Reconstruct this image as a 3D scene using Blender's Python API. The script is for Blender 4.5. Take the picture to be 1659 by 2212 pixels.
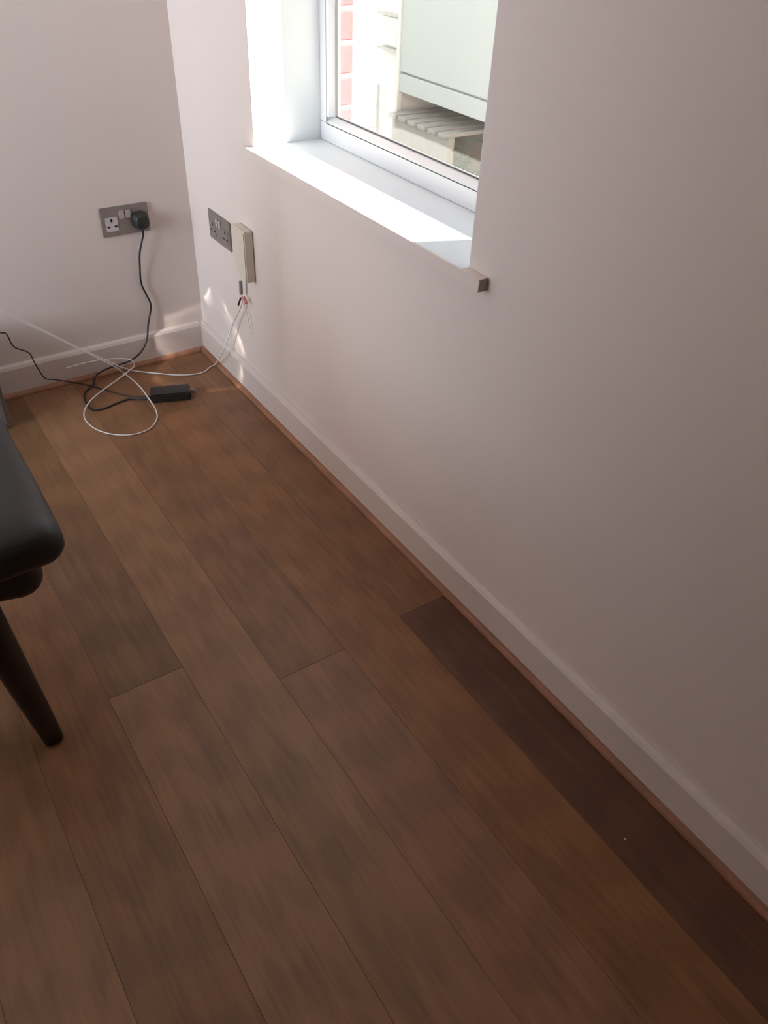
import bpy, bmesh, math, random
from mathutils import Vector, Matrix
random.seed(7)
for o in list(bpy.data.objects): bpy.data.objects.remove(o)
scene = bpy.context.scene
C = scene.collection

# ------------------------------------------------------------------ camera
W, H, F = 1659.0, 2212.0, 1707.8
CAM = Vector((-0.9342, -2.4399, 1.3416))
AX = Vector((0.830446, -0.555758, 0.038644))     # image right
AY = Vector((-0.326630, -0.541914, -0.774366))   # image down
AZ = Vector((0.451301, 0.630446, -0.631557))     # view direction
cd = bpy.data.cameras.new('camera')
cd.sensor_fit = 'HORIZONTAL'; cd.sensor_width = 36.0; cd.lens = F * 36.0 / W
cd.clip_start = 0.02; cd.clip_end = 200
cam = bpy.data.objects.new('camera', cd); C.objects.link(cam)
m = Matrix.Identity(4)
for i, v in enumerate((AX, -AY, -AZ)):
    for r in range(3): m[r][i] = v[r]
for r in range(3): m[r][3] = CAM[r]
cam.matrix_world = m
scene.camera = cam

def ray(p): return AX * (p[0] - W / 2) + AY * (p[1] - H / 2) + AZ * F
def at_axis(p, axis, v):
    d = ray(p); return CAM + d * ((v - CAM[axis]) / d[axis])
def px_x(p, v=0.0): return at_axis(p, 0, v)
def px_y(p, v=0.0): return at_axis(p, 1, v)
def px_z(p, v=0.0): return at_axis(p, 2, v)

# ------------------------------------------------------------------ sky, sun, exposure
wd = bpy.data.worlds.new('sky'); scene.world = wd; wd.use_nodes = True
bg = wd.node_tree.nodes['Background']
bg.inputs[0].default_value = (0.86, 0.93, 1.0, 1); bg.inputs[1].default_value = 1.25
sl = bpy.data.lights.new('sun', 'SUN'); sl.energy = 44.0; sl.angle = math.radians(1.2); sl.color = (1.0, 0.89, 0.76)
sun = bpy.data.objects.new('sun', sl); C.objects.link(sun)
SUN = Vector((1.0, -0.42, 0.54)).normalized()
sun.rotation_euler = SUN.to_track_quat('Z', 'Y').to_euler()
def area(name, loc, rot, sx, sy, e, col):
    l = bpy.data.lights.new(name, 'AREA'); l.shape = 'RECTANGLE'; l.size = sx; l.size_y = sy; l.energy = e; l.color = col
    o = bpy.data.objects.new(name, l); C.objects.link(o); o.location = loc; o.rotation_euler = rot
    return o
# added area lamp standing in for daylight through the unseen left opening
area('left_opening_fill', (-2.68, -0.62, 1.25), (0, -math.pi / 2, math.radians(24)), 1.6, 0.9, 26, (0.80, 0.90, 1.0)).data.spread = math.radians(105)
# added spot lamp imitating a broken ring of sunlight off an unseen shiny object
gl_ = bpy.data.lights.new('added_glint_spot', 'SPOT'); gl_.energy = 46.0; gl_.color = (1.0, 0.93, 0.84); gl_.spot_size = math.radians(26); gl_.spot_blend = 0.2; gl_.shadow_soft_size = 0.004
go = bpy.data.objects.new('added_glint_spot', gl_); C.objects.link(go)
GP = Vector((-0.95, -0.25, 0.42)); GT = Vector((-0.03, -0.15, 0.075)); GD = (GT - GP).normalized()
go.location = GP; go.rotation_euler = (-GD).to_track_quat('Z', 'Y').to_euler()
gl_.use_nodes = True
nt = gl_.node_tree; em = nt.nodes['Emission']
ge = nt.nodes.new('ShaderNodeNewGeometry')
dt = nt.nodes.new('ShaderNodeVectorMath'); dt.operation = 'DOT_PRODUCT'; dt.inputs[1].default_value = GD; nt.links.new(ge.outputs['Incoming'], dt.inputs[0])
ab = nt.nodes.new('ShaderNodeMath'); ab.operation = 'ABSOLUTE'; nt.links.new(dt.outputs['Value'], ab.inputs[0])
ac = nt.nodes.new('ShaderNodeMath'); ac.operation = 'ARCCOSINE'; nt.links.new(ab.outputs[0], ac.inputs[0])
nz = nt.nodes.new('ShaderNodeTexNoise'); nz.inputs['Scale'].default_value = 9.0; nz.inputs['Detail'].default_value = 2; nt.links.new(ge.outputs['Incoming'], nz.inputs['Vector'])
wz = nt.nodes.new('ShaderNodeMath'); wz.operation = 'MULTIPLY_ADD'; wz.inputs[1].default_value = 0.09; nt.links.new(nz.outputs['Fac'], wz.inputs[0]); nt.links.new(ac.outputs[0], wz.inputs[2])
rp = nt.nodes.new('ShaderNodeValToRGB'); nt.links.new(wz.outputs[0], rp.inputs[0])
el = rp.color_ramp.elements; el[0].position = 0.165; el[0].color = (0, 0, 0, 1); el[1].position = 0.25; el[1].color = (0, 0, 0, 1)
for p_, v_ in ((0.185, .18), (0.208, .45), (0.222, 1.0), (0.230, .12)):
    q_ = el.new(p_); q_.color = (v_, v_, v_, 1)
n3 = nt.nodes.new('ShaderNodeTexNoise'); n3.inputs['Scale'].default_value = 14.0; nt.links.new(ge.outputs['Incoming'], n3.inputs['Vector'])
m3 = nt.nodes.new('ShaderNodeMapRange'); m3.inputs['From Min'].default_value = .36; m3.inputs['From Max'].default_value = .60; nt.links.new(n3.outputs['Fac'], m3.inputs['Value'])
mu = nt.nodes.new('ShaderNodeMath'); mu.operation = 'MULTIPLY'; nt.links.new(rp.outputs[0], mu.inputs[0]); nt.links.new(m3.outputs[0], mu.inputs[1])
mv = nt.nodes.new('ShaderNodeMath'); mv.operation = 'MULTIPLY'; mv.inputs[1].default_value = 1.0; nt.links.new(mu.outputs[0], mv.inputs[0])
nt.links.new(mv.outputs[0], em.inputs['Strength'])
vs = scene.view_settings
vs.view_transform = 'Standard'; vs.look = 'None'; vs.gamma = 1.0; vs.use_curve_mapping = False
vs.exposure = 0.0

# ------------------------------------------------------------------ materials
def mat(name, col, rough=0.6, spec=0.5, metal=0.0, noise=0.0, nscale=8.0, bump=0.0, bscale=60.0, col2=None, sheen=0.0, coat=0.0):
    M = bpy.data.materials.new(name); M.use_nodes = True
    nt = M.node_tree; b = nt.nodes['Principled BSDF']
    b.inputs['Base Color'].default_value = (*col, 1); b.inputs['Roughness'].default_value = rough
    b.inputs['Specular IOR Level'].default_value = spec; b.inputs['Metallic'].default_value = metal
    b.inputs['Coat Weight'].default_value = coat
    tc = nt.nodes.new('ShaderNodeTexCoord')
    if noise > 0 or col2:
        n = nt.nodes.new('ShaderNodeTexNoise'); n.inputs['Scale'].default_value = nscale; n.inputs['Detail'].default_value = 5
        nt.links.new(tc.outputs['Object'], n.inputs['Vector'])
        mx = nt.nodes.new('ShaderNodeMix'); mx.data_type = 'RGBA'
        c2 = col2 or tuple(max(0, c * (1 - noise)) for c in col)
        mx.inputs[6].default_value = (*c2, 1); mx.inputs[7].default_value = (*col, 1)
        nt.links.new(n.outputs['Fac'], mx.inputs[0]); nt.links.new(mx.outputs[2], b.inputs['Base Color'])
    if bump > 0:
        n2 = nt.nodes.new('ShaderNodeTexNoise'); n2.inputs['Scale'].default_value = bscale; n2.inputs['Detail'].default_value = 4
        nt.links.new(tc.outputs['Object'], n2.inputs['Vector'])
        bp = nt.nodes.new('ShaderNodeBump'); bp.inputs['Strength'].default_value = bump; bp.inputs['Distance'].default_value = 0.002
        nt.links.new(n2.outputs['Fac'], bp.inputs['Height']); nt.links.new(bp.outputs[0], b.inputs['Normal'])
    return M

def wood_mat(name, rough=0.42, spec=0.45, gain=1.0):
    """oak-look vinyl: plank tone comes from the object's own colour, grain runs along local Y"""
    M = bpy.data.materials.new(name); M.use_nodes = True
    nt = M.node_tree; N = nt.nodes; L = nt.links; b = N['Principled BSDF']
    tc = N.new('ShaderNodeTexCoord'); oi = N.new('ShaderNodeObjectInfo')
    off = N.new('ShaderNodeVectorMath'); off.operation = 'SCALE'; off.inputs[0].default_value = (3.1, 17.0, 5.0)
    L.new(oi.outputs['Random'], off.inputs['Scale'])
    ad = N.new('ShaderNodeVectorMath'); ad.operation = 'ADD'
    L.new(tc.outputs['Object'], ad.inputs[0]); L.new(off.outputs[0], ad.inputs[1])
    def stretched(sx, sy, scale, detail, dist=0.0):
        mp = N.new('ShaderNodeMapping'); mp.inputs['Scale'].default_value = (sx, sy, 1)
        L.new(ad.outputs[0], mp.inputs['Vector'])
        n = N.new('ShaderNodeTexNoise'); n.inputs['Scale'].default_value = scale; n.inputs['Detail'].default_value = detail
        n.inputs['Distortion'].default_value = dist
        L.new(mp.outputs[0], n.inputs['Vector']); return n
    fine = stretched(60, 2.2, 2.4, 6, 0.3)
    broad = stretched(9, 0.9, 2.0, 3, 1.2)
    mw = N.new('ShaderNodeMapping'); mw.inputs['Scale'].default_value = (7, 0.7, 1); L.new(ad.outputs[0], mw.inputs['Vector'])
    wv = N.new('ShaderNodeTexWave'); wv.wave_type = 'RINGS'; wv.inputs['Scale'].default_value = 3.0
    wv.inputs['Distortion'].default_value = 5.0; wv.inputs['Detail'].default_value = 3
    L.new(mw.outputs[0], wv.inputs['Vector'])
    def mr(src, a, c):
        q = N.new('ShaderNodeMapRange'); q.inputs['From Min'].default_value = 0.25; q.inputs['From Max'].default_value = 0.75
        q.inputs['To Min'].default_value = a; q.inputs['To Max'].default_value = c; L.new(src, q.inputs['Value']); return q.outputs[0]
    def mul(a, c):
        q = N.new('ShaderNodeMath'); q.operation = 'MULTIPLY'; L.new(a, q.inputs[0]); L.new(c, q.inputs[1]); return q.outputs[0]
    f = mul(mul(mr(fine.outputs['Fac'], 0.86, 1.12), mr(broad.outputs['Fac'], 0.84, 1.16)), mr(wv.outputs['Fac'], 0.93, 1.06))
    sc = N.new('ShaderNodeVectorMath'); sc.operation = 'SCALE'
    L.new(oi.outputs['Color'], sc.inputs[0]); L.new(f, sc.inputs['Scale'])
    L.new(sc.outputs[0], b.inputs['Base Color'])
    b.inputs['Roughness'].default_value = rough; b.inputs['Specular IOR Level'].default_value = spec
    bp = N.new('ShaderNodeBump'); bp.inputs['Strength'].default_value = 0.12; bp.inputs['Distance'].default_value = 0.001
    L.new(fine.outputs['Fac'], bp.inputs['Height']); L.new(bp.outputs[0], b.inputs['Normal'])
    return M

M = {}
M['wall'] = mat('wall_paint', (0.80, 0.688, 0.648), 0.7, 0.3, noise=0.03, nscale=2.5, bump=0.06, bscale=140)
M['dim_wall'] = mat('dimming_brown', (0.22, 0.15, 0.12), 0.8, 0.2)  # dark tone given to the unseen front wall to keep the foreground dim
M['ceiling'] = mat('ceiling_paint', (0.85, 0.83, 0.81), 0.9, 0.2)
M['gloss'] = mat('white_gloss', (0.76, 0.65, 0.61), 0.34, 0.5, noise=0.02, nscale=5)
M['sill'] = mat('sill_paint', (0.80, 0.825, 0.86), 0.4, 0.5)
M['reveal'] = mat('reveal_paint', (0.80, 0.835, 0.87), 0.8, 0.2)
M['endgrain'] = mat('bare_end_grain', (0.47, 0.37, 0.33), 0.9, 0.1, noise=0.2, nscale=60)
M['upvc'] = mat('white_upvc', (0.74, 0.735, 0.76), 0.3, 0.5)
M['gasket'] = mat('gasket_rubber', (0.08, 0.08, 0.085), 0.7, 0.2)
M['wood'] = wood_mat('oak_plank')
M['bead'] = wood_mat('oak_bead', 0.5)
M['subfloor'] = mat('dark_joint', (0.10, 0.05, 0.028), 0.8, 0.2)
M['steel'] = mat('brushed_steel', (0.30, 0.255, 0.235), 0.45, 0.5, metal=0.25, noise=0.08, nscale=40)
M['insert'] = mat('white_insert', (0.62, 0.56, 0.56), 0.4, 0.5)
M['rocker'] = mat('steel_rocker', (0.52, 0.45, 0.42), 0.4, 0.5, metal=0.15)
M['hole'] = mat('socket_hole', (0.03, 0.025, 0.025), 0.8, 0.1)
M['blackplastic'] = mat('black_plastic', (0.022, 0.021, 0.021), 0.45, 0.5)
M['cableblack'] = mat('black_cable', (0.03, 0.026, 0.024), 0.5, 0.4)
M['cablewhite'] = mat('white_cable', (0.82, 0.78, 0.75), 0.35, 0.5)
M['cream'] = mat('cream_plastic', (0.74, 0.65, 0.555), 0.45, 0.4)
M['greyplastic'] = mat('grey_plastic', (0.30, 0.27, 0.25), 0.5, 0.4)
M['red'] = mat('red_plastic', (0.75, 0.20, 0.17), 0.4, 0.4)
M['leather'] = mat('black_leather', (0.017, 0.017, 0.018), 0.42, 0.5, noise=0.25, nscale=14, bump=0.25, bscale=220)
M['darkwood'] = mat('dark_stained_wood', (0.045, 0.026, 0.015), 0.5, 0.3, noise=0.35, nscale=18)
M['greycab'] = mat('grey_laminate', (0.22, 0.20, 0.195), 0.5, 0.4, noise=0.06, nscale=6)
M['glassdark'] = mat('black_glass', (0.02, 0.02, 0.02), 0.1, 0.5)
M['brick'] = mat('red_brick', (0.39, 0.10, 0.112), 0.9, 0.2, noise=0.25, nscale=30, bump=0.4, bscale=90)
M['mortar'] = mat('pale_mortar', (0.74, 0.70, 0.62), 0.95, 0.1, noise=0.15, nscale=40)
M['render'] = mat('white_render', (0.84, 0.84, 0.82), 0.9, 0.1, noise=0.05, nscale=6)
M['panel'] = mat('grey_green_panel', (0.66, 0.72, 0.705), 0.45, 0.4, noise=0.06, nscale=3)
M['paving'] = mat('pale_paving', (0.66, 0.65, 0.62), 0.9, 0.1, noise=0.2, nscale=9)
M['slat'] = mat('weathered_slat', (0.52, 0.51, 0.48), 0.85, 0.1, noise=0.25, nscale=12)
M['plinth'] = mat('grey_plinth', (0.40, 0.41, 0.40), 0.9, 0.1, noise=0.2, nscale=10)
M['leaf'] = mat('dark_leaf', (0.05, 0.075, 0.045), 0.7, 0.2, noise=0.3, nscale=20)
M['grass'] = mat('rough_lawn', (0.30, 0.33, 0.19), 0.95, 0.1, noise=0.3, nscale=15)
M['crumb'] = mat('pale_crumb', (0.8, 0.76, 0.70), 0.8, 0.2)
gl = bpy.data.materials.new('clear_glass'); gl.use_nodes = True
nt = gl.node_tree; nt.nodes.remove(nt.nodes['Principled BSDF'])
tr = nt.nodes.new('ShaderNodeBsdfTransparent'); tr.inputs[0].default_value = (0.95, 0.97, 0.96, 1)
gs = nt.nodes.new('ShaderNodeBsdfGlossy'); gs.inputs['Roughness'].default_value = 0.02
mx = nt.nodes.new('ShaderNodeMixShader'); mx.inputs[0].default_value = 0.06
nt.links.new(tr.outputs[0], mx.inputs[1]); nt.links.new(gs.outputs[0], mx.inputs[2])
nt.links.new(mx.outputs[0], nt.nodes['Material Output'].inputs[0])
M['glass'] = gl

# ------------------------------------------------------------------ mesh helpers
def box(bm, x0, x1, y0, y1, z0, z1):
    v = [bm.verts.new((x, y, z)) for x in (x0, x1) for y in (y0, y1) for z in (z0, z1)]
    for f in ((0, 1, 3, 2), (4, 6, 7, 5), (0, 4, 5, 1), (2, 3, 7, 6), (0, 2, 6, 4), (1, 5, 7, 3)):
        bm.faces.new([v[i] for i in f])
    return v
def obj(name, bm, material, parent=None, smooth=False, loc=None):
    bmesh.ops.recalc_face_normals(bm, faces=bm.faces)
    me = bpy.data.meshes.new(name); bm.to_mesh(me); bm.free()
    if material: me.materials.append(material)
    if smooth:
        for p in me.polygons: p.use_smooth = True
    o = bpy.data.objects.new(name, me); C.objects.link(o)
    if parent: o.parent = parent
    if loc: o.location = loc
    return o
def bobj(name, b, material, parent=None, bev=0.0, seg=2):
    bm = bmesh.new(); box(bm, *b)
    if bev > 0: bmesh.ops.bevel(bm, geom=bm.edges[:], offset=bev, segments=seg, affect='EDGES', profile=0.5)
    return obj(name, bm, material, parent, smooth=False)
def prism(name, prof, axis, a, b, material, parent=None, smooth=False):
    """extrude a 2-D profile along an axis; profile in the other two axes (in xyz order)"""
    bm = bmesh.new()
    def P(q, t):
        l = list(q); l.insert(axis, t); return l
    va = [bm.verts.new(P(q, a)) for q in prof]; vb = [bm.verts.new(P(q, b)) for q in prof]
    n = len(prof)
    for i in range(n): bm.faces.new([va[i], va[(i + 1) % n], vb[(i + 1) % n], vb[i]])
    bm.faces.new(va[::-1]); bm.faces.new(vb)
    return obj(name, bm, material, parent, smooth)
def catmull(pts, n=8):
    pts = [Vector(p) for p in pts]; out = []
    for i in range(len(pts) - 1):
        p0 = pts[max(i - 1, 0)]; p1 = pts[i]; p2 = pts[i + 1]; p3 = pts[min(i + 2, len(pts) - 1)]
        for k in range(n):
            t = k / n
            out.append(0.5 * ((2 * p1) + (p2 - p0) * t + (2 * p0 - 5 * p1 + 4 * p2 - p3) * t * t + (-p0 + 3 * p1 - 3 * p2 + p3) * t ** 3))
    out.append(pts[-1]); return out
def tube_bm(path, rad, sides=8):
    bm = bmesh.new(); rings = []
    up = Vector((0.13, 0.21, 1)).normalized()
    for i, p in enumerate(path):
        d = (path[min(i + 1, len(path) - 1)] - path[max(i - 1, 0)])
        if d.length < 1e-9: d = Vector((0, 0, 1))
        d.normalize()
        s = d.cross(up)
        if s.length < 0.05: s = d.cross(Vector((1, 0, 0)))
        s.normalize(); t = s.cross(d)
        r = rad(i / (len(path) - 1)) if callable(rad) else rad
        rings.append([bm.verts.new(p + s * (r * math.cos(a)) + t * (r * math.sin(a))) for a in [2 * math.pi * k / sides for k in range(sides)]])
    for a, b in zip(rings, rings[1:]):
        for k in range(sides): bm.faces.new([a[k], a[(k + 1) % sides], b[(k + 1) % sides], b[k]])
    bm.faces.new(rings[0][::-1]); bm.faces.new(rings[-1])
    return bm
def clear_of_room(p, r):
    q = p.copy(); q.z = max(q.z, r + .0004)
    lim = -(.029 if q.z < .018 else .0165 if q.z < .104 else .0) - r
    q.x = min(q.x, lim); q.y = min(q.y, lim); return q
def cable(name, pts, rad, material, parent=None, n=8, sides=8):
    return obj(name, tube_bm([clear_of_room(p, rad) for p in catmull(pts, n)], rad, sides), material, parent, smooth=True)
def tube(name, pts, rad, material, parent=None, n=8, sides=8):
    return obj(name, tube_bm(catmull(pts, n), rad, sides), material, parent, smooth=True)
def soft_box(name, x0, x1, y0, y1, z0, z1, r, material, parent=None, bulge=0.0, cuts=14, wob=0.0):
    """upholstered block: rounded edges plus a slight bulge of the faces"""
    bm = bmesh.new(); bmesh.ops.create_cube(bm, size=2.0)
    bmesh.ops.subdivide_edges(bm, edges=bm.edges[:], cuts=cuts, use_grid_fill=True)
    c = Vector(((x0 + x1) / 2, (y0 + y1) / 2, (z0 + z1) / 2)); h = Vector(((x1 - x0) / 2, (y1 - y0) / 2, (z1 - z0) / 2))
    rr = min(r, *h)
    for v in bm.verts:
        u = v.co.copy()
        # push grid lines towards the edges so that the rounding is well sampled
        u = Vector([math.copysign(abs(t) ** 0.6, t) for t in u])
        p = Vector([u[i] * h[i] for i in range(3)])
        q = Vector([max(-(h[i] - rr), min(h[i] - rr, p[i])) for i in range(3)])
        d = p - q
        if d.length > 1e-9: p = q + d.normalized() * min(rr, max(abs(t) for t in d))
        n = Vector([u[i] for i in range(3)])
        b = bulge * (1 - n[0] ** 2 * 1.0) * (1 - n[1] ** 2)
        p.z += b * (1 if u[2] > 0 else -0.3) * abs(u[2])
        if wob:
            w = wob * (math.sin(p.x * 31 + p.z * 19) * math.sin(p.y * 27 + 1.3) + 0.5 * math.sin(p.y * 61 + p.x * 43))
            p += d.normalized() * w if d.length > 1e-9 else Vector((0, 0, 0))
        v.co = c + p
    return obj(name, bm, material, parent, smooth=True)
def tag(o, label, cat, group=None):
    o['label'] = label; o['category'] = cat
    if group: o['group'] = group
    return o
def structure(o, label, cat):
    o['kind'] = 'structure'; o['label'] = label; o['category'] = cat; return o
def empty(name, loc=(0, 0, 0)):
    o = bpy.data.objects.new(name, None); C.objects.link(o); o.location = loc; o.empty_display_size = 0.05
    bpy.context.view_layer.update(); return o
def adopt(parent):
    """children were made in world coordinates; keep them in place under a moved empty"""
    for ch in parent.children: ch.matrix_parent_inverse = Matrix.Translation(-parent.location)

RX, RY, RZ = -2.60, -6.20, 2.40       # room extents (x from RX to 0, y from RY to 0)
WY0, WY1, WZ0, WZ1 = -1.366, -0.487, 0.778, 1.92
# ------------------------------------------------------------------ floor of separate planks
fl = structure(bobj('floor', (RX - .1, 0.20, RY - .1, 0.1, -0.09, -0.009), M['subfloor']), 'brown oak-look plank floor of the room', 'floor')
PW = 0.160
tones = {'mid': (0.232, 0.108, 0.051), 'light': (0.277, 0.140, 0.071), 'pink': (0.268, 0.127, 0.068), 'dark': (0.136, 0.057, 0.031),
         'olive': (0.204, 0.101, 0.047), 'orange': (0.255, 0.112, 0.047), 'deep': (0.184, 0.084, 0.039)}
mesh_cache = {}
def plank_mesh(wid, ln):
    k = (round(wid, 4), round(ln, 4))
    if k not in mesh_cache:
        bm = bmesh.new(); g = 0.0002
        box(bm, -wid / 2 + g, wid / 2 - g, -ln / 2 + g, ln / 2 - g, -0.008, 0.0)
        top = [e for e in bm.edges if all(v.co.z > -0.001 for v in e.verts)]
        bmesh.ops.bevel(bm, geom=top, offset=0.0004, segments=1, affect='EDGES')
        bmesh.ops.recalc_face_normals(bm, faces=bm.faces)
        me = bpy.data.meshes.new('plank'); bm.to_mesh(me); bm.free(); me.materials.append(M['wood']); mesh_cache[k] = me
    return mesh_cache[k]
# row k spans x from -0.157-0.16k to 0.003-0.16k; joints y measured where the photo shows them
joints = {0: -1.437, 1: -2.55, 2: -1.453, 3: -2.25, 4: -1.313, 5: -0.55, 6: -0.45}
chosen = {(0, 1): 'mid', (0, 0): 'dark', (1, 1): 'orange', (1, 0): 'mid', (2, 1): 'mid', (2, 0): 'pink', (3, 1): 'light', (3, 0): 'olive',
          (4, 1): 'olive', (4, 0): 'light', (5, 1): 'olive', (5, 0): 'mid', (0, -1): 'dark', (1, -1): 'mid', (2, -1): 'olive', (3, -1): 'pink', (4, -1): 'light', (5, -1): 'deep'}
LEN = 2.2
names = list(tones)
for k in range(0, 17):
    xc = -0.077 - PW * k
    j = joints.get(k, -random.uniform(0.3, 1.5))
    ys = [j]
    while ys[0] > RY: ys.insert(0, ys[0] - LEN)
    while ys[-1] < 0: ys.append(ys[-1] + LEN)
    base = [i for i, y in enumerate(ys) if abs(y - j) < 1e-6][0]
    for i in range(len(ys) - 1):
        a, b = max(ys[i], RY), min(ys[i + 1], 0.0)
        if b - a < 0.01: continue
        o = bpy.data.objects.new('plank', plank_mesh(PW, b - a)); C.objects.link(o)
        o.location = (xc, (a + b) / 2, 0.0); o.parent = fl
        t = chosen.get((k, i - base + 1), random.choice(['mid', 'light', 'olive', 'pink', 'mid']))
        c = tones[t]; o.color = (*c, 1)

# ------------------------------------------------------------------ walls and ceiling
bm = bmesh.new(); box(bm, RX - .12, 0.0, 0.0, 0.12, -0.05, RZ)
structure(obj('wall_back', bm, M['wall']), 'white painted wall carrying the double socket', 'wall')
bm = bmesh.new()
box(bm, 0, 0.25, RY, WY0, -0.05, RZ); box(bm, 0, 0.25, WY1, 0.12, -0.05, RZ)
box(bm, 0, 0.25, WY0, WY1, -0.05, WZ0 - 0.024); box(bm, 0, 0.25, WY0, WY1, WZ1, RZ)
wr = structure(obj('wall_right', bm, M['wall']), 'white painted wall with the window in it', 'wall')
DY0, DY1, DZ0, DZ1 = -1.12, -0.12, 0.40, 2.10
bm = bmesh.new()
box(bm, RX - .12, RX, RY, DY0, -0.05, RZ); box(bm, RX - .12, RX, DY1, 0.0, -0.05, RZ)
box(bm, RX - .12, RX, DY0, DY1, -0.05, DZ0); box(bm, RX - .12, RX, DY0, DY1, DZ1, RZ)
structure(obj('wall_left', bm, M['wall']), 'white painted wall with an added glazed opening', 'wall')
bm = bmesh.new(); box(bm, RX - .12, 0.25, RY - .12, RY, -0.05, RZ)
structure(obj('wall_front', bm, M['dim_wall']), 'unseen wall facing the socket wall, coloured dark to dim the foreground', 'wall')
bm = bmesh.new(); box(bm, RX - .12, 0.36, RY - .12, 0.12, RZ, RZ + 0.1)
structure(obj('ceiling', bm, M['ceiling']), 'white painted ceiling of the room', 'ceiling')

# baseboards with a chamfered top, and the slim wooden bead at their foot
BH, BT = 0.102, 0.016
pr = [(0, 0.0), (-BT, 0.0), (-BT, BH - 0.012), (-BT + 0.004, BH - 0.004), (-0.004, BH), (0, BH)]
structure(prism('baseboard_right', pr, 1, RY, 0.0, M['gloss']), 'white painted baseboard under the window wall', 'baseboard')
structure(prism('baseboard_back', [(y, z) for y, z in pr], 0, RX, -BT, M['gloss']), 'white painted baseboard under the double socket', 'baseboard')
pr2 = [(-y, z) for y, z in pr]
structure(prism('baseboard_left', [(RX + y, z) for y, z in pr2], 1, RY, DY0, M['gloss']), 'white painted baseboard on the wall with the added glazed opening', 'baseboard')
BD = 0.013
q = [(-BT, 0.0005)] + [(-BT - BD * math.cos(a), 0.0005 + BD * math.sin(a)) for a in [math.pi / 2 * i / 6 for i in range(7)]]
t1 = structure(prism('trim_1', q, 1, RY, -BT, M['bead'], smooth=False), 'slim wooden bead along the foot of the window wall', 'trim')
t2 = structure(prism('trim_2', q, 0, RX, -BT - BD, M['bead'], smooth=False), 'slim wooden bead along the foot of the socket wall', 'trim')
t1.color = (0.36, 0.165, 0.095, 1); t2.color = (0.36, 0.165, 0.095, 1)

# ------------------------------------------------------------------ window in the right wall
FX = 0.195                                   # inner face of the frame
win = empty('window_1', (0.2, (WY0 + WY1) / 2, WZ0)); structure(win, 'white plastic window set deep in the wall above the sill', 'window')
FW = 0.036
def rail(name, b, mt, bev=0.003): return bobj(name, b, mt, win, bev)
rail('frame_rail', (FX, 0.228, WY0, WY1, WZ0, WZ0 + 0.046), M['upvc'])
rail('frame_rail', (FX, 0.228, WY0, WY1, WZ1 - 0.046, WZ1), M['upvc'])
rail('frame_jamb', (FX, 0.228, WY1 - FW, WY1, WZ0 + 0.046, WZ1 - 0.046), M['upvc'])
rail('frame_jamb', (FX, 0.228, WY0, WY0 + FW, WZ0 + 0.046, WZ1 - 0.046), M['upvc'])
gy0, gy1, gz0, gz1 = WY0 + FW, WY1 - FW, WZ0 + 0.046, WZ1 - 0.046
BW = 0.015; GX = 0.214
def bead(axis, at, s, a, b):
    # sloped glazing bead: profile from the frame face down to the glass
    if axis == 'y': prism('glazing_bead', [(FX - 0.001, at), (FX + 0.003, at + s * BW * .35), (GX, at + s * BW), (GX + .012, at + s * BW), (GX + .012, at)], 1, a, b, M['upvc'], win)
    else: prism('glazing_bead', [(FX - 0.001, at), (FX + 0.003, at + s * BW * .35), (GX, at + s * BW), (GX + .012, at + s * BW), (GX + .012, at)], 2, a, b, M['upvc'], win)
bead('y', gz0, 1, gy0, gy1); bead('y', gz1, -1, gy0, gy1); bead('z', gy1, -1, gz0 + BW, gz1 - BW); bead('z', gy0, 1, gz0 + BW, gz1 - BW)
bm = bmesh.new(); e = 0.003
box(bm, GX - .002, GX + .004, gy0 + BW, gy1 - BW, gz0 + BW, gz0 + BW + e); box(bm, GX - .002, GX + .004, gy0 + BW, gy1 - BW, gz1 - BW - e, gz1 - BW)
box(bm, GX - .002, GX + .004, gy0 + BW, gy0 + BW + e, gz0 + BW + e, gz1 - BW - e); box(bm, GX - .002, GX + .004, gy1 - BW - e, gy1 - BW, gz0 + BW + e, gz1 - BW - e)
obj('gasket', bm, M['gasket'], win)
bm = bmesh.new()
for a_, b_, c_, d_ in ((gy0 - .0025, gy1 + .0025, gz0 - .0025, gz0 - .0005), (gy0 - .0025, gy0 - .0005, gz0, gz1), (gy1 + .0005, gy1 + .0025, gz0, gz1)):
    box(bm, FX - .0006, FX + .004, a_, b_, c_, d_)
obj('bead_joint', bm, M['gasket'], win)
bobj('pane', (GX + .0, GX + .004, gy0 + BW, gy1 - BW, gz0 + BW, gz1 - BW), M['glass'], win)
# window board with nosing and ears, bare end grain showing on its end
wb = bobj('window_board', (-0.020, FX, WY0 - 0.054, WY1 + 0.020, WZ0 - 0.024, WZ0), M['sill'], win, 0.0)
bm = bmesh.new(); wbme = wb.data; bm.from_mesh(wbme); bm.clear()
yb0, yb1 = WY0 - 0.054, WY1 + 0.020
V = [(-.017, WY0), (-.017, WY1), (FX + .055, WY1), (FX + .055, WY0)]
lo = [bm.verts.new((x, y, WZ0 - .024)) for x, y in V]; hi = [bm.verts.new((x, y, WZ0)) for x, y in V]
bm.faces.new(lo[::-1]); bm.faces.new(hi)
for i in range(len(V)): bm.faces.new([lo[i], lo[(i + 1) % len(V)], hi[(i + 1) % len(V)], hi[i]])
bmesh.ops.recalc_face_normals(bm, faces=bm.faces); bm.to_mesh(wbme); bm.free()
bm = bmesh.new()
box(bm, -.021, -.017, yb0, yb1, WZ0 - .0245, WZ0 - .0003); box(bm, -.017, -.0001, yb0, WY0, WZ0 - .0245, WZ0 - .0003); box(bm, -.017, -.0001, WY1, yb1, WZ0 - .0245, WZ0 - .0003)
obj('nosing', bm, M['wall'], wb)
bobj('end_grain', (-0.020, -0.0005, yb0 - .0015, yb0 - 0.0002, WZ0 - .023, WZ0 - .002), M['endgrain'], wb)
adopt(win)
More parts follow.
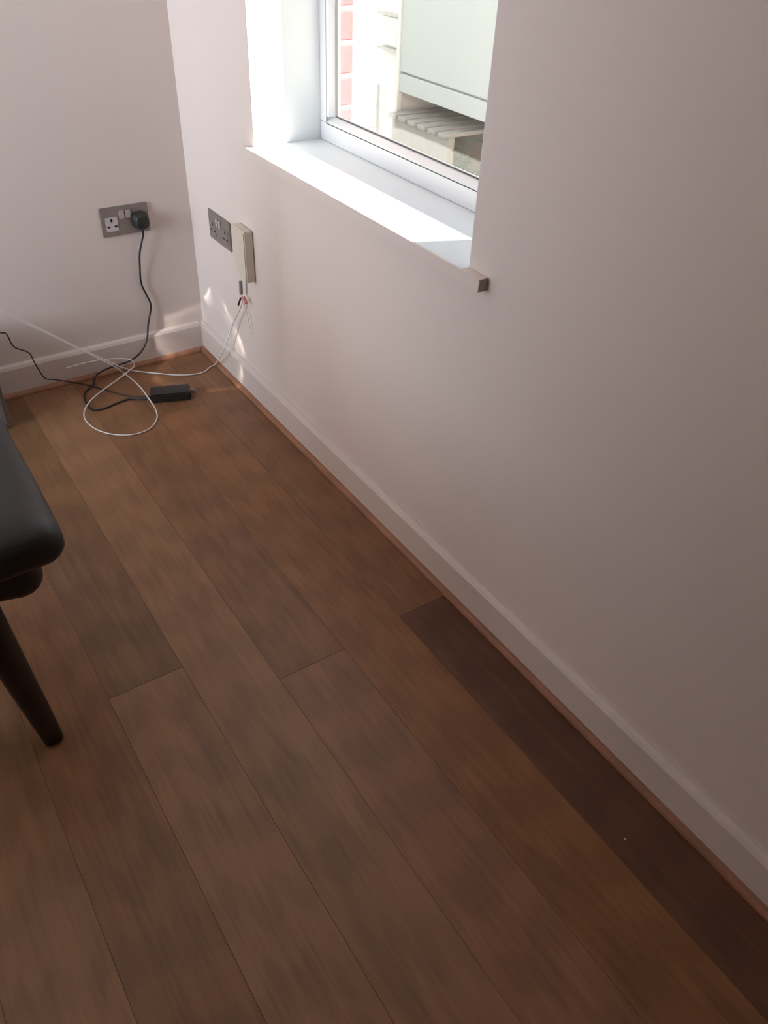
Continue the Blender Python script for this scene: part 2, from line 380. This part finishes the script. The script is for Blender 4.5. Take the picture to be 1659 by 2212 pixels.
for ch in win.children:
    pass
# painted lining of the reveal (kept a shade whiter than the room walls)
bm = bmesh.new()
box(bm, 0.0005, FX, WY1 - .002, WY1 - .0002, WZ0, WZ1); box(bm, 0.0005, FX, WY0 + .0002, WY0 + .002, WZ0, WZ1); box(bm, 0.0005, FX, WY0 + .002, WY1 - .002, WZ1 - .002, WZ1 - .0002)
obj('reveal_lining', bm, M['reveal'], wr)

# glazed opening added in the unseen left wall to bring in light
w2 = empty('added_window', (RX - .06, (DY0 + DY1) / 2, DZ0)); structure(w2, 'white framed glazed opening added in the unseen left wall', 'window')
for b in ((DY0, DY1, DZ0, DZ0 + .06), (DY0, DY1, DZ1 - .06, DZ1)): bobj('frame_rail', (RX - .09, RX - .03, *b), M['upvc'], w2)
for y in (DY0, (DY0 + DY1) / 2 - .03, DY1 - .06): bobj('frame_jamb', (RX - .09, RX - .03, y, y + .06, DZ0 + .06, DZ1 - .06), M['upvc'], w2)
for a, b in ((DY0 + .06, (DY0 + DY1) / 2 - .03), ((DY0 + DY1) / 2 + .03, DY1 - .06)): bobj('pane', (RX - .062, RX - .058, a, b, DZ0 + .06, DZ1 - .06), M['glass'], w2)
adopt(w2)

# ------------------------------------------------------------------ brick leaf outside the window
BX0, BX1 = 0.25, 0.30
OY1, OY0 = WY1 + 0.012, WY0 - 0.012
bm = bmesh.new()
box(bm, BX0, BX1 - .006, OY1 + .006, OY1 + .45, 0.45, 2.3); box(bm, BX0, BX1 - .006, OY0 - .45, OY0 - .006, 0.45, 2.3)
box(bm, BX0, BX1 - .006, OY0, OY1, 0.45, WZ0 - .06); box(bm, BX0, BX1 - .006, OY0, OY1, WZ1, 2.3)
obj('mortar_bed', bm, M['mortar'], wr)
bricks = {}
def brick(x, y, z, ly):
    k = round(ly, 3)
    if k not in bricks:
        b_ = bmesh.new(); box(b_, -.026, .026, -ly / 2, ly / 2, -.0325, .0325)
        bmesh.ops.bevel(b_, geom=b_.edges[:], offset=.003, segments=1, affect='EDGES')
        bmesh.ops.recalc_face_normals(b_, faces=b_.faces)
        me = bpy.data.meshes.new('brick'); b_.to_mesh(me); b_.free(); me.materials.append(M['brick']); bricks[k] = me
    o = bpy.data.objects.new('brick', bricks[k]); C.objects.link(o); o.location = (x, y, z); o.parent = wr
zc = 0.73; i = 0
while zc < 2.2:
    ly = 0.215 if i % 2 else 0.1025
    for s, y0 in ((1, OY1), (-1, OY0)):
        brick(0.277, y0 + s * ly / 2, zc, ly); brick(0.277, y0 + s * (ly + .01 + .1075), zc, 0.215)
    zc += 0.075; i += 1
bobj('outer_sill', (0.25, 0.36, OY0, OY1, WZ0 - .06, WZ0 - .03), M['upvc'], wr, .004)

# ------------------------------------------------------------------ yard outside
GZ = -0.28
gr = structure(bobj('ground', (0.37, 14, -9, 14, GZ - .1, GZ - .012), M['paving']), 'pale paved ground of the yard outside', 'ground')
slab = None
for ix in range(4):
    for iy in range(9):
        x = 0.40 + ix * 0.52; y = -1.2 + iy * 0.52
        if slab is None:
            slab = bobj('paving_slab', (-.255, .255, -.255, .255, -.03, 0), M['paving'], gr, .006, 1); slab.location = (x + .255, y + .255, GZ + .018); continue
        o = slab.copy(); C.objects.link(o); o.location = (x + .255, y + .255, GZ + .018)

OX = 2.50
ob = empty('outbuilding', (OX + .8, 0.6, GZ)); tag(ob, 'grey-green panelled outbuilding seen through the window', 'outbuilding')
y0_, yp, zs, zb = -1.9, 2.43, 0.285, 0.168
bobj('core_wall', (OX + .03, OX + 1.6, -2.2, 2.68, zb + .001, 1.55), M['render'], ob)
bobj('pier', (OX + .03, OX + .5, yp + .036, 2.68, GZ, zb), M['render'], ob)
bobj('wall_panel', (OX, OX + .03, 0.30, yp, zs + .006, 1.30), M['panel'], ob, .004, 1)
bobj('wall_panel', (OX, OX + .03, y0_, 0.292, zs + .006, 1.30), M['panel'], ob, .004, 1)
bobj('wall_panel', (OX, OX + .03, 0.30, yp, zb, zs - .006), M['panel'], ob, .004, 1)
bobj('wall_panel', (OX, OX + .03, y0_, 0.292, zb, zs - .006), M['panel'], ob, .004, 1)
bobj('corner_post', (OX - .012, OX + .03, yp, yp + .035, GZ, 1.40), M['render'], ob, .004, 1)
bobj('roof', (OX - .06, OX + 1.7, -2.3, 2.76, 1.55, 1.66), M['slat'], ob, .01, 1)
bobj('plinth', (OX + .50, OX + 1.6, -2.2, 2.68, GZ, zb), M['plinth'], ob)
# small vent window in the pier left of the panels
vw = bobj('vent_window', (OX - .004, OX + .03, 2.475, 2.66, 0.42, 0.585), M['upvc'], ob, .003, 1)
bobj('vent_pane', (OX - .006, OX - .003, 2.495, 2.64, 0.44, 0.565), M['panel'], vw)
for z in (0.60, 0.40): bobj('vent_ledge', (OX - .03, OX + .03, 2.465, 2.67, z - .006, z + .006), M['slat'], vw)
bobj('drainpipe', (OX - .02, OX + .01, 2.663, 2.678, GZ, 0.17), M['slat'], ob, .006, 1)
adopt(ob)
for ch in ob.children:
    for g in ch.children: g.matrix_parent_inverse = Matrix.Identity(4)

gw = empty('garden_wall', (2.2, 3.4, GZ)); tag(gw, 'white rendered garden wall beyond the brick edge of the window', 'garden wall')
bobj('wall_face', (0.45, 8.0, 3.30, 3.45, GZ, 1.45), M['render'], gw)
bobj('coping', (0.43, 8.02, 3.27, 3.48, 1.45, 1.51), M['paving'], gw, .01, 1)
adopt(gw)

# low slatted timber stand in front of the outbuilding
st = empty('slatted_stand', (2.66, 2.05, GZ)); tag(st, 'low weathered stand of timber slats under the panelled outbuilding', 'stand')
for i in range(6): bobj('slat', (2.38, 2.96, 1.74 + i * .112, 1.74 + i * .112 + .075, .035, .06), M['slat'], st, .004, 1)
for x in (2.42, 2.86): bobj('bearer', (x, x + .05, 1.75, 2.38, GZ + .018 if x < 2.47 else GZ - .012, .035), M['slat'], st)
adopt(st)

# leafy plant by the window
pc = px_x((1040, 330), 1.15)
pl = empty('shrub', (1.15, pc.y - .02, GZ + .018)); tag(pl, 'thin dark leafed shrub growing outside by the window', 'shrub')
rr = random.Random(3)
for s in range(11):
    b0 = Vector((1.15 + rr.uniform(-.04, .04), pc.y - .02 + rr.uniform(-.04, .04), GZ + .01))
    t0 = Vector((1.15 + rr.uniform(-.14, .14), pc.y + rr.uniform(-.12, .10), 0.50 + rr.uniform(-.14, .07)))
    mid = (b0 + t0) / 2 + Vector((rr.uniform(-.03, .03), rr.uniform(-.03, .03), 0.04))
    path = catmull([b0, mid, t0], 8)
    sm = obj('stem', tube_bm(path, lambda t: .004 * (1 - .7 * t) + .001, 5), M['leaf'], pl)
    for k in range(7, len(path), 1):
        p = path[k]; d = Vector((rr.uniform(-1, 1), rr.uniform(-1, 1), rr.uniform(-.2, .6))).normalized()
        sd = d.cross(Vector((0, 0, 1))).normalized(); L_ = rr.uniform(.06, .10); w_ = L_ * .20
        bm = bmesh.new()
        vv = [bm.verts.new(x) for x in (p, p + d * L_ * .45 + sd * w_ + Vector((0, 0, .004)), p + d * L_ - Vector((0, 0, .012)), p + d * L_ * .45 - sd * w_ + Vector((0, 0, .004)), p + d * L_ * .5 - Vector((0, 0, .003)))]
        for f in ((0, 1, 4), (1, 2, 4), (2, 3, 4), (3, 0, 4)): bm.faces.new([vv[i] for i in f])
        bm.faces.new([vv[3], vv[2], vv[1], vv[0]])
        obj('leaf', bm, M['leaf'], sm)
adopt(pl)

# ------------------------------------------------------------------ double sockets
def double_socket(name, label, place, n_open):
    """plate 147 x 86 mm; local frame: u along the wall, v up, w out of the wall; place(u, v, w) -> world"""
    c = place(0, 0, 0); t = empty(name, c); tag(t, label, 'socket', None)
    def part(nm, u0, u1, v0, v1, w0, w1, mt, bev, parent):
        bm = bmesh.new(); box(bm, u0, u1, v0, v1, w0, w1)
        if bev: bmesh.ops.bevel(bm, geom=bm.edges[:], offset=bev, segments=2, affect='EDGES')
        for v in bm.verts: v.co = Vector(place(*v.co)) - (Vector(c))
        return obj(nm, bm, mt, parent)
    part('faceplate', -.0735, .0735, -.043, .043, 0.0, .006, M['steel'], .0015, t)
    for s in (-1, 1):
        part('rocker_switch', s * .010 - .008, s * .010 + .008, .006, .030, .006, .0095, M['rocker'], .001, t)
        ins = part('outlet_insert', s * .043 - .0185, s * .043 + .0185, -.028, .014, .006, .0072, M['insert'] if n_open == 1 else M['steel'], .0005, t)
        part('earth_slot', s * .043 - .003, s * .043 + .003, .0005, .0095, .0072, .0076, M['hole'], 0, ins)
        for k in (-1, 1): part('pin_slot', s * .043 + k * .011 - .0045, s * .043 + k * .011 + .0045, -.016, -.011, .0072, .0076, M['hole'], 0, ins)
    for s in (-1, 1): part('screw', s * .0603 - .003, s * .0603 + .003, -.003, .003, .006, .0068, M['rocker'], .0005, t)
    return t
ps = sum((px_y(p) for p in ((210, 453), (318, 435), (325, 494), (222, 513))), Vector()) / 4
S1 = (ps.x, ps.z)
double_socket('double_socket', 'grey double socket on the back wall with a black plug in it', lambda u, v, w: (S1[0] + u, -w, S1[1] + v), 1)
S2 = (-0.2295, 0.486)
double_socket('double_socket', 'grey double socket under the window beside the cream box', lambda u, v, w: (-w, S2[0] - u, S2[1] + v), 2)

# ------------------------------------------------------------------ black power adapter with plug and leads
cx = S1[0] + .043; cz = S1[1] - .005
ch = empty('power_adapter', px_z((365, 868), 0.0)); tag(ch, 'black laptop power adapter on the floor plugged into the back wall', 'adapter')
bm = bmesh.new()
outline = []
for i in range(20):
    a = 2 * math.pi * i / 20; r = .0255 if math.sin(a) > -.2 else .0265
    outline.append((cx + .0265 * math.copysign(abs(math.cos(a)) ** .75, math.cos(a)), cz + .0265 * math.copysign(abs(math.sin(a)) ** .75, math.sin(a)) * (1.05 if math.sin(a) < 0 else 1)))
def ring(sc, y): return [bm.verts.new((cx + (x - cx) * sc, y, cz + (z - cz) * sc)) for x, z in outline]
rs = [ring(1, -.0073), ring(1, -.016), ring(.96, -.022), ring(.82, -.030), ring(.74, -.036), ring(.68, -.038)]
for a, b in zip(rs, rs[1:]):
    for k in range(20): bm.faces.new([a[k], a[(k + 1) % 20], b[(k + 1) % 20], b[k]])
bm.faces.new(rs[0]); bm.faces.new(rs[-1])
pg = obj('plug', bm, M['blackplastic'], ch, smooth=True)
tube('strain_relief', [(cx, -.020, cz - .025), (cx, -.020, cz - .036), (cx, -.019, cz - .047)], lambda t: .0045 - .0018 * t, M['blackplastic'], pg)
wl = lambda p, y=-.012: px_y(p, y)
f_ = lambda p, z=.003: px_z(p, z)
lead = [(cx, -.019, cz - .044), wl((302, 545), -.018), wl((302, 575), -.014), wl((305, 612), -.010), wl((318, 640), -.010), wl((326, 662), -.012), wl((320, 700), -.014),
        wl((317, 735), -.022), wl((303, 762), -.030), wl((280, 780), -.036), px_y((250, 790), -.050), px_y((222, 801), -.060), px_y((206, 814), -.066), f_((200, 834)), f_((184, 848)), f_((184, 866)), f_((196, 883)), f_((220, 884)),
        f_((250, 872)), f_((280, 862)), f_((305, 862), .008), f_((332, 860), .014)]
cable('mains_lead', lead, .0030, M['cableblack'], ch)
dc = [px_y((-60, 715), -.10), px_y((0, 719), -.09), px_y((14, 722), -.09), px_y((30, 749), -.085), px_y((62, 762), -.08), px_y((74, 782), -.075), px_y((96, 816), -.065), px_y((118, 820), -.062), px_y((150, 825), -.062), f_((190, 832)),
      f_((230, 843)), f_((270, 853)), f_((300, 857), .008), f_((330, 856), .014)]
cable('output_lead', dc, .0019, M['cableblack'], ch)
# adapter block: long axis from its left to its right end, lying on the floor
A = px_z((327, 868), 0.0); B = px_z((413, 860), 0.0)
ux = (B - A); Lb = ux.length; ux.normalize(); uy = Vector((-ux.y, ux.x, 0))
bm = bmesh.new(); box(bm, 0, Lb, -.014, .044, 0.0005, .030)
bmesh.ops.bevel(bm, geom=bm.edges[:], offset=.004, segments=2, affect='EDGES')
for v in bm.verts: v.co = A + ux * v.co.x + uy * v.co.y + Vector((0, 0, v.co.z))
blk = obj('adapter_block', bm, M['blackplastic'], ch)
bm = bmesh.new(); box(bm, Lb - .001, Lb + .014, .012, .028, .008, .022)
bmesh.ops.bevel(bm, geom=bm.edges[:], offset=.003, segments=2, affect='EDGES')
for v in bm.verts: v.co = A + ux * v.co.x + uy * v.co.y + Vector((0, 0, v.co.z))
obj('lead_stub', bm, M['greyplastic'], blk)
adopt(ch)

# ------------------------------------------------------------------ cream box on the window wall and its white cable
pb = px_x((549, 540), 0.0); yb = pb.y
xd = px_y((527, 530), yb).x                       # front face distance from the wall
xd = max(min(xd, -.02), -.06)
yl = px_x((500, 520), xd).y
ztop = px_x((527, 505), xd).z; zbot = px_x((527, 606), xd).z
bx = empty('wall_box', (0, (yb + yl) / 2, zbot)); tag(bx, 'cream plastic wall box beside the socket under the window', 'wall box')
bm = bmesh.new()
h_ = ztop - zbot
prof = [(yb, zbot - .004), (yb, ztop), (yl, ztop), (yl, zbot + h_ * .30), (yl + (yb - yl) * .55, zbot)]
va = [bm.verts.new((-.0005, y, z)) for y, z in prof]; vb = [bm.verts.new((xd, y, z)) for y, z in prof]
for i in range(5): bm.faces.new([va[i], va[(i + 1) % 5], vb[(i + 1) % 5], vb[i]])
bm.faces.new(va); bm.faces.new(vb)
bmesh.ops.bevel(bm, geom=bm.edges[:], offset=.003, segments=2, affect='EDGES')
body = obj('box_body', bm, M['cream'], bx)
ym = yl + (yb - yl) * .72
c1 = px_x((520, 612), xd * .6); c2 = px_x((521, 634), xd * .6)
tube('connector', [c1 + Vector((0, 0, .006)), (c1 + c2) / 2, c2], .0055, M['greyplastic'], bx, n=4)
c3 = px_x((524, 648), xd * .6)
tube('splice_sleeve', [c2, (c2 + c3) / 2, c3], .0022, M['cablewhite'], bx, n=4)
tube('dark_crimp', [px_x((520, 644), xd * .6), px_x((515, 659), xd * .6)], .0030, M['blackplastic'], bx, n=4)
tube('red_crimp', [px_x((526, 642), xd * .6), px_x((532, 656), xd * .6)], .0042, M['red'], bx, n=4)
wc = [c3, px_x((518, 668), -.02), px_x((505, 695), -.022), px_x((496, 720), -.026), px_x((488, 742), -.03), px_x((478, 766), -.045), f_((462, 790)), f_((440, 804)), f_((412, 809)), f_((380, 810)), f_((345, 807)),
      f_((315, 804), .003), f_((290, 801), .006), px_y((262, 793), -.075), px_y((235, 781), -.08), px_y((180, 756), -.085), px_y((110, 722), -.09), px_y((50, 692), -.095), px_y((0, 668), -.10), px_y((-60, 640), -.11)]
cable('white_cable', wc, .0021, M['cablewhite'], bx)
tube('spare_wire', [px_x((526, 662), -.012), px_x((534, 680), -.010), px_x((538, 700), -.009), px_x((544, 722), -.008)], .0012, M['cablewhite'], bx)
adopt(bx)
# loose second white cable lying in a loop
lp = [px_y((-60, 646), -.125), px_y((0, 674), -.115), px_y((60, 701), -.11), px_y((130, 734), -.105), px_y((200, 768), -.10), px_y((240, 788), -.10), f_((272, 809), .006), f_((300, 833), .014), f_((322, 862), .038), f_((336, 884), .016), f_((339, 904)), f_((326, 924)), f_((300, 936)),
      f_((268, 940)), f_((232, 936)), f_((202, 924)), f_((184, 906), .006), f_((183, 886), .012), f_((198, 863), .013), f_((226, 840), .013), f_((254, 820), .012), f_((276, 803), .024), f_((290, 790), .032),
      px_y((284, 778), -.075), px_y((258, 775), -.062), px_y((222, 777), -.045), px_y((180, 785), -.045), px_y((140, 796), -.045)]
lo_ = cable('loose_cable', lp, .0020, M['cablewhite'], None)
tag(lo_, 'thin white cable lying in a loop on the floor', 'cable')

# ------------------------------------------------------------------ black chair at the left
cr = empty('lounge_chair', (-1.10, -1.03, 0)); tag(cr, 'black leather lounge chair with dark splayed wooden legs', 'chair')
soft_box('seat_cushion', -1.42, -0.790, -1.335, -0.70, 0.385, 0.475, .045, M['leather'], cr, bulge=.012, wob=.0015)
soft_box('seat_base', -1.40, -0.832, -1.258, -0.72, 0.268, 0.395, .050, M['leather'], cr, bulge=.0, wob=.005)
soft_box('backrest', -1.42, -0.80, -0.74, -0.62, 0.40, 0.86, .05, M['leather'], cr, bulge=0.0)
def leg(x0, y0, x1, y1):
    tube('leg', [(x1, y1, .30), ((x0 + x1) / 2, (y0 + y1) / 2, .15), (x0, y0, 0.0005)], lambda t: .036 - .018 * t, M['darkwood'], cr, n=4, sides=14)
leg(-0.917, -1.352, -0.957, -1.242); leg(-1.30, -1.352, -1.26, -1.242); leg(-0.917, -0.66, -0.947, -0.74); leg(-1.30, -0.66, -1.27, -0.74)
adopt(cr)

# ------------------------------------------------------------------ grey cabinet sliver between chair and back wall
cb = empty('low_cabinet', (-1.15, -.13, 0)); tag(cb, 'low grey cabinet against the back wall behind the chair', 'cabinet')
CBX = px_z((30, 925), 0.0)
bobj('cabinet_body', (-1.75, CBX.x, CBX.y + .012, -.045, 0.0, 0.245), M['greycab'], cb, .003)
bobj('cabinet_top', (-1.76, CBX.x + .004, CBX.y - .004, -.042, 0.2455, 0.262), M['greycab'], cb, .003)
for a, b in ((-1.74, -1.24), (-1.23, CBX.x - .012)):
    d = bobj('door', (a, b, CBX.y - .002, CBX.y + .0115, .02, .235), M['greycab'], cb, .002); bobj('knob', (b - .05, b - .03, CBX.y - .018, CBX.y - .002, .12, .14), M['steel'], d, .004)
adopt(cb)

# pale crumb on the dark plank
pk = px_z((1350, 1813), 0.0)
bm = bmesh.new(); bmesh.ops.create_icosphere(bm, subdivisions=1, radius=.0022)
for v in bm.verts: v.co = Vector((v.co.x * 1.4, v.co.y * .8, max(v.co.z * .6 + .0013, 0.0002)))
tag(obj('crumb', bm, M['crumb'], None, loc=pk), 'tiny pale crumb on the darkest floor plank', 'crumb')
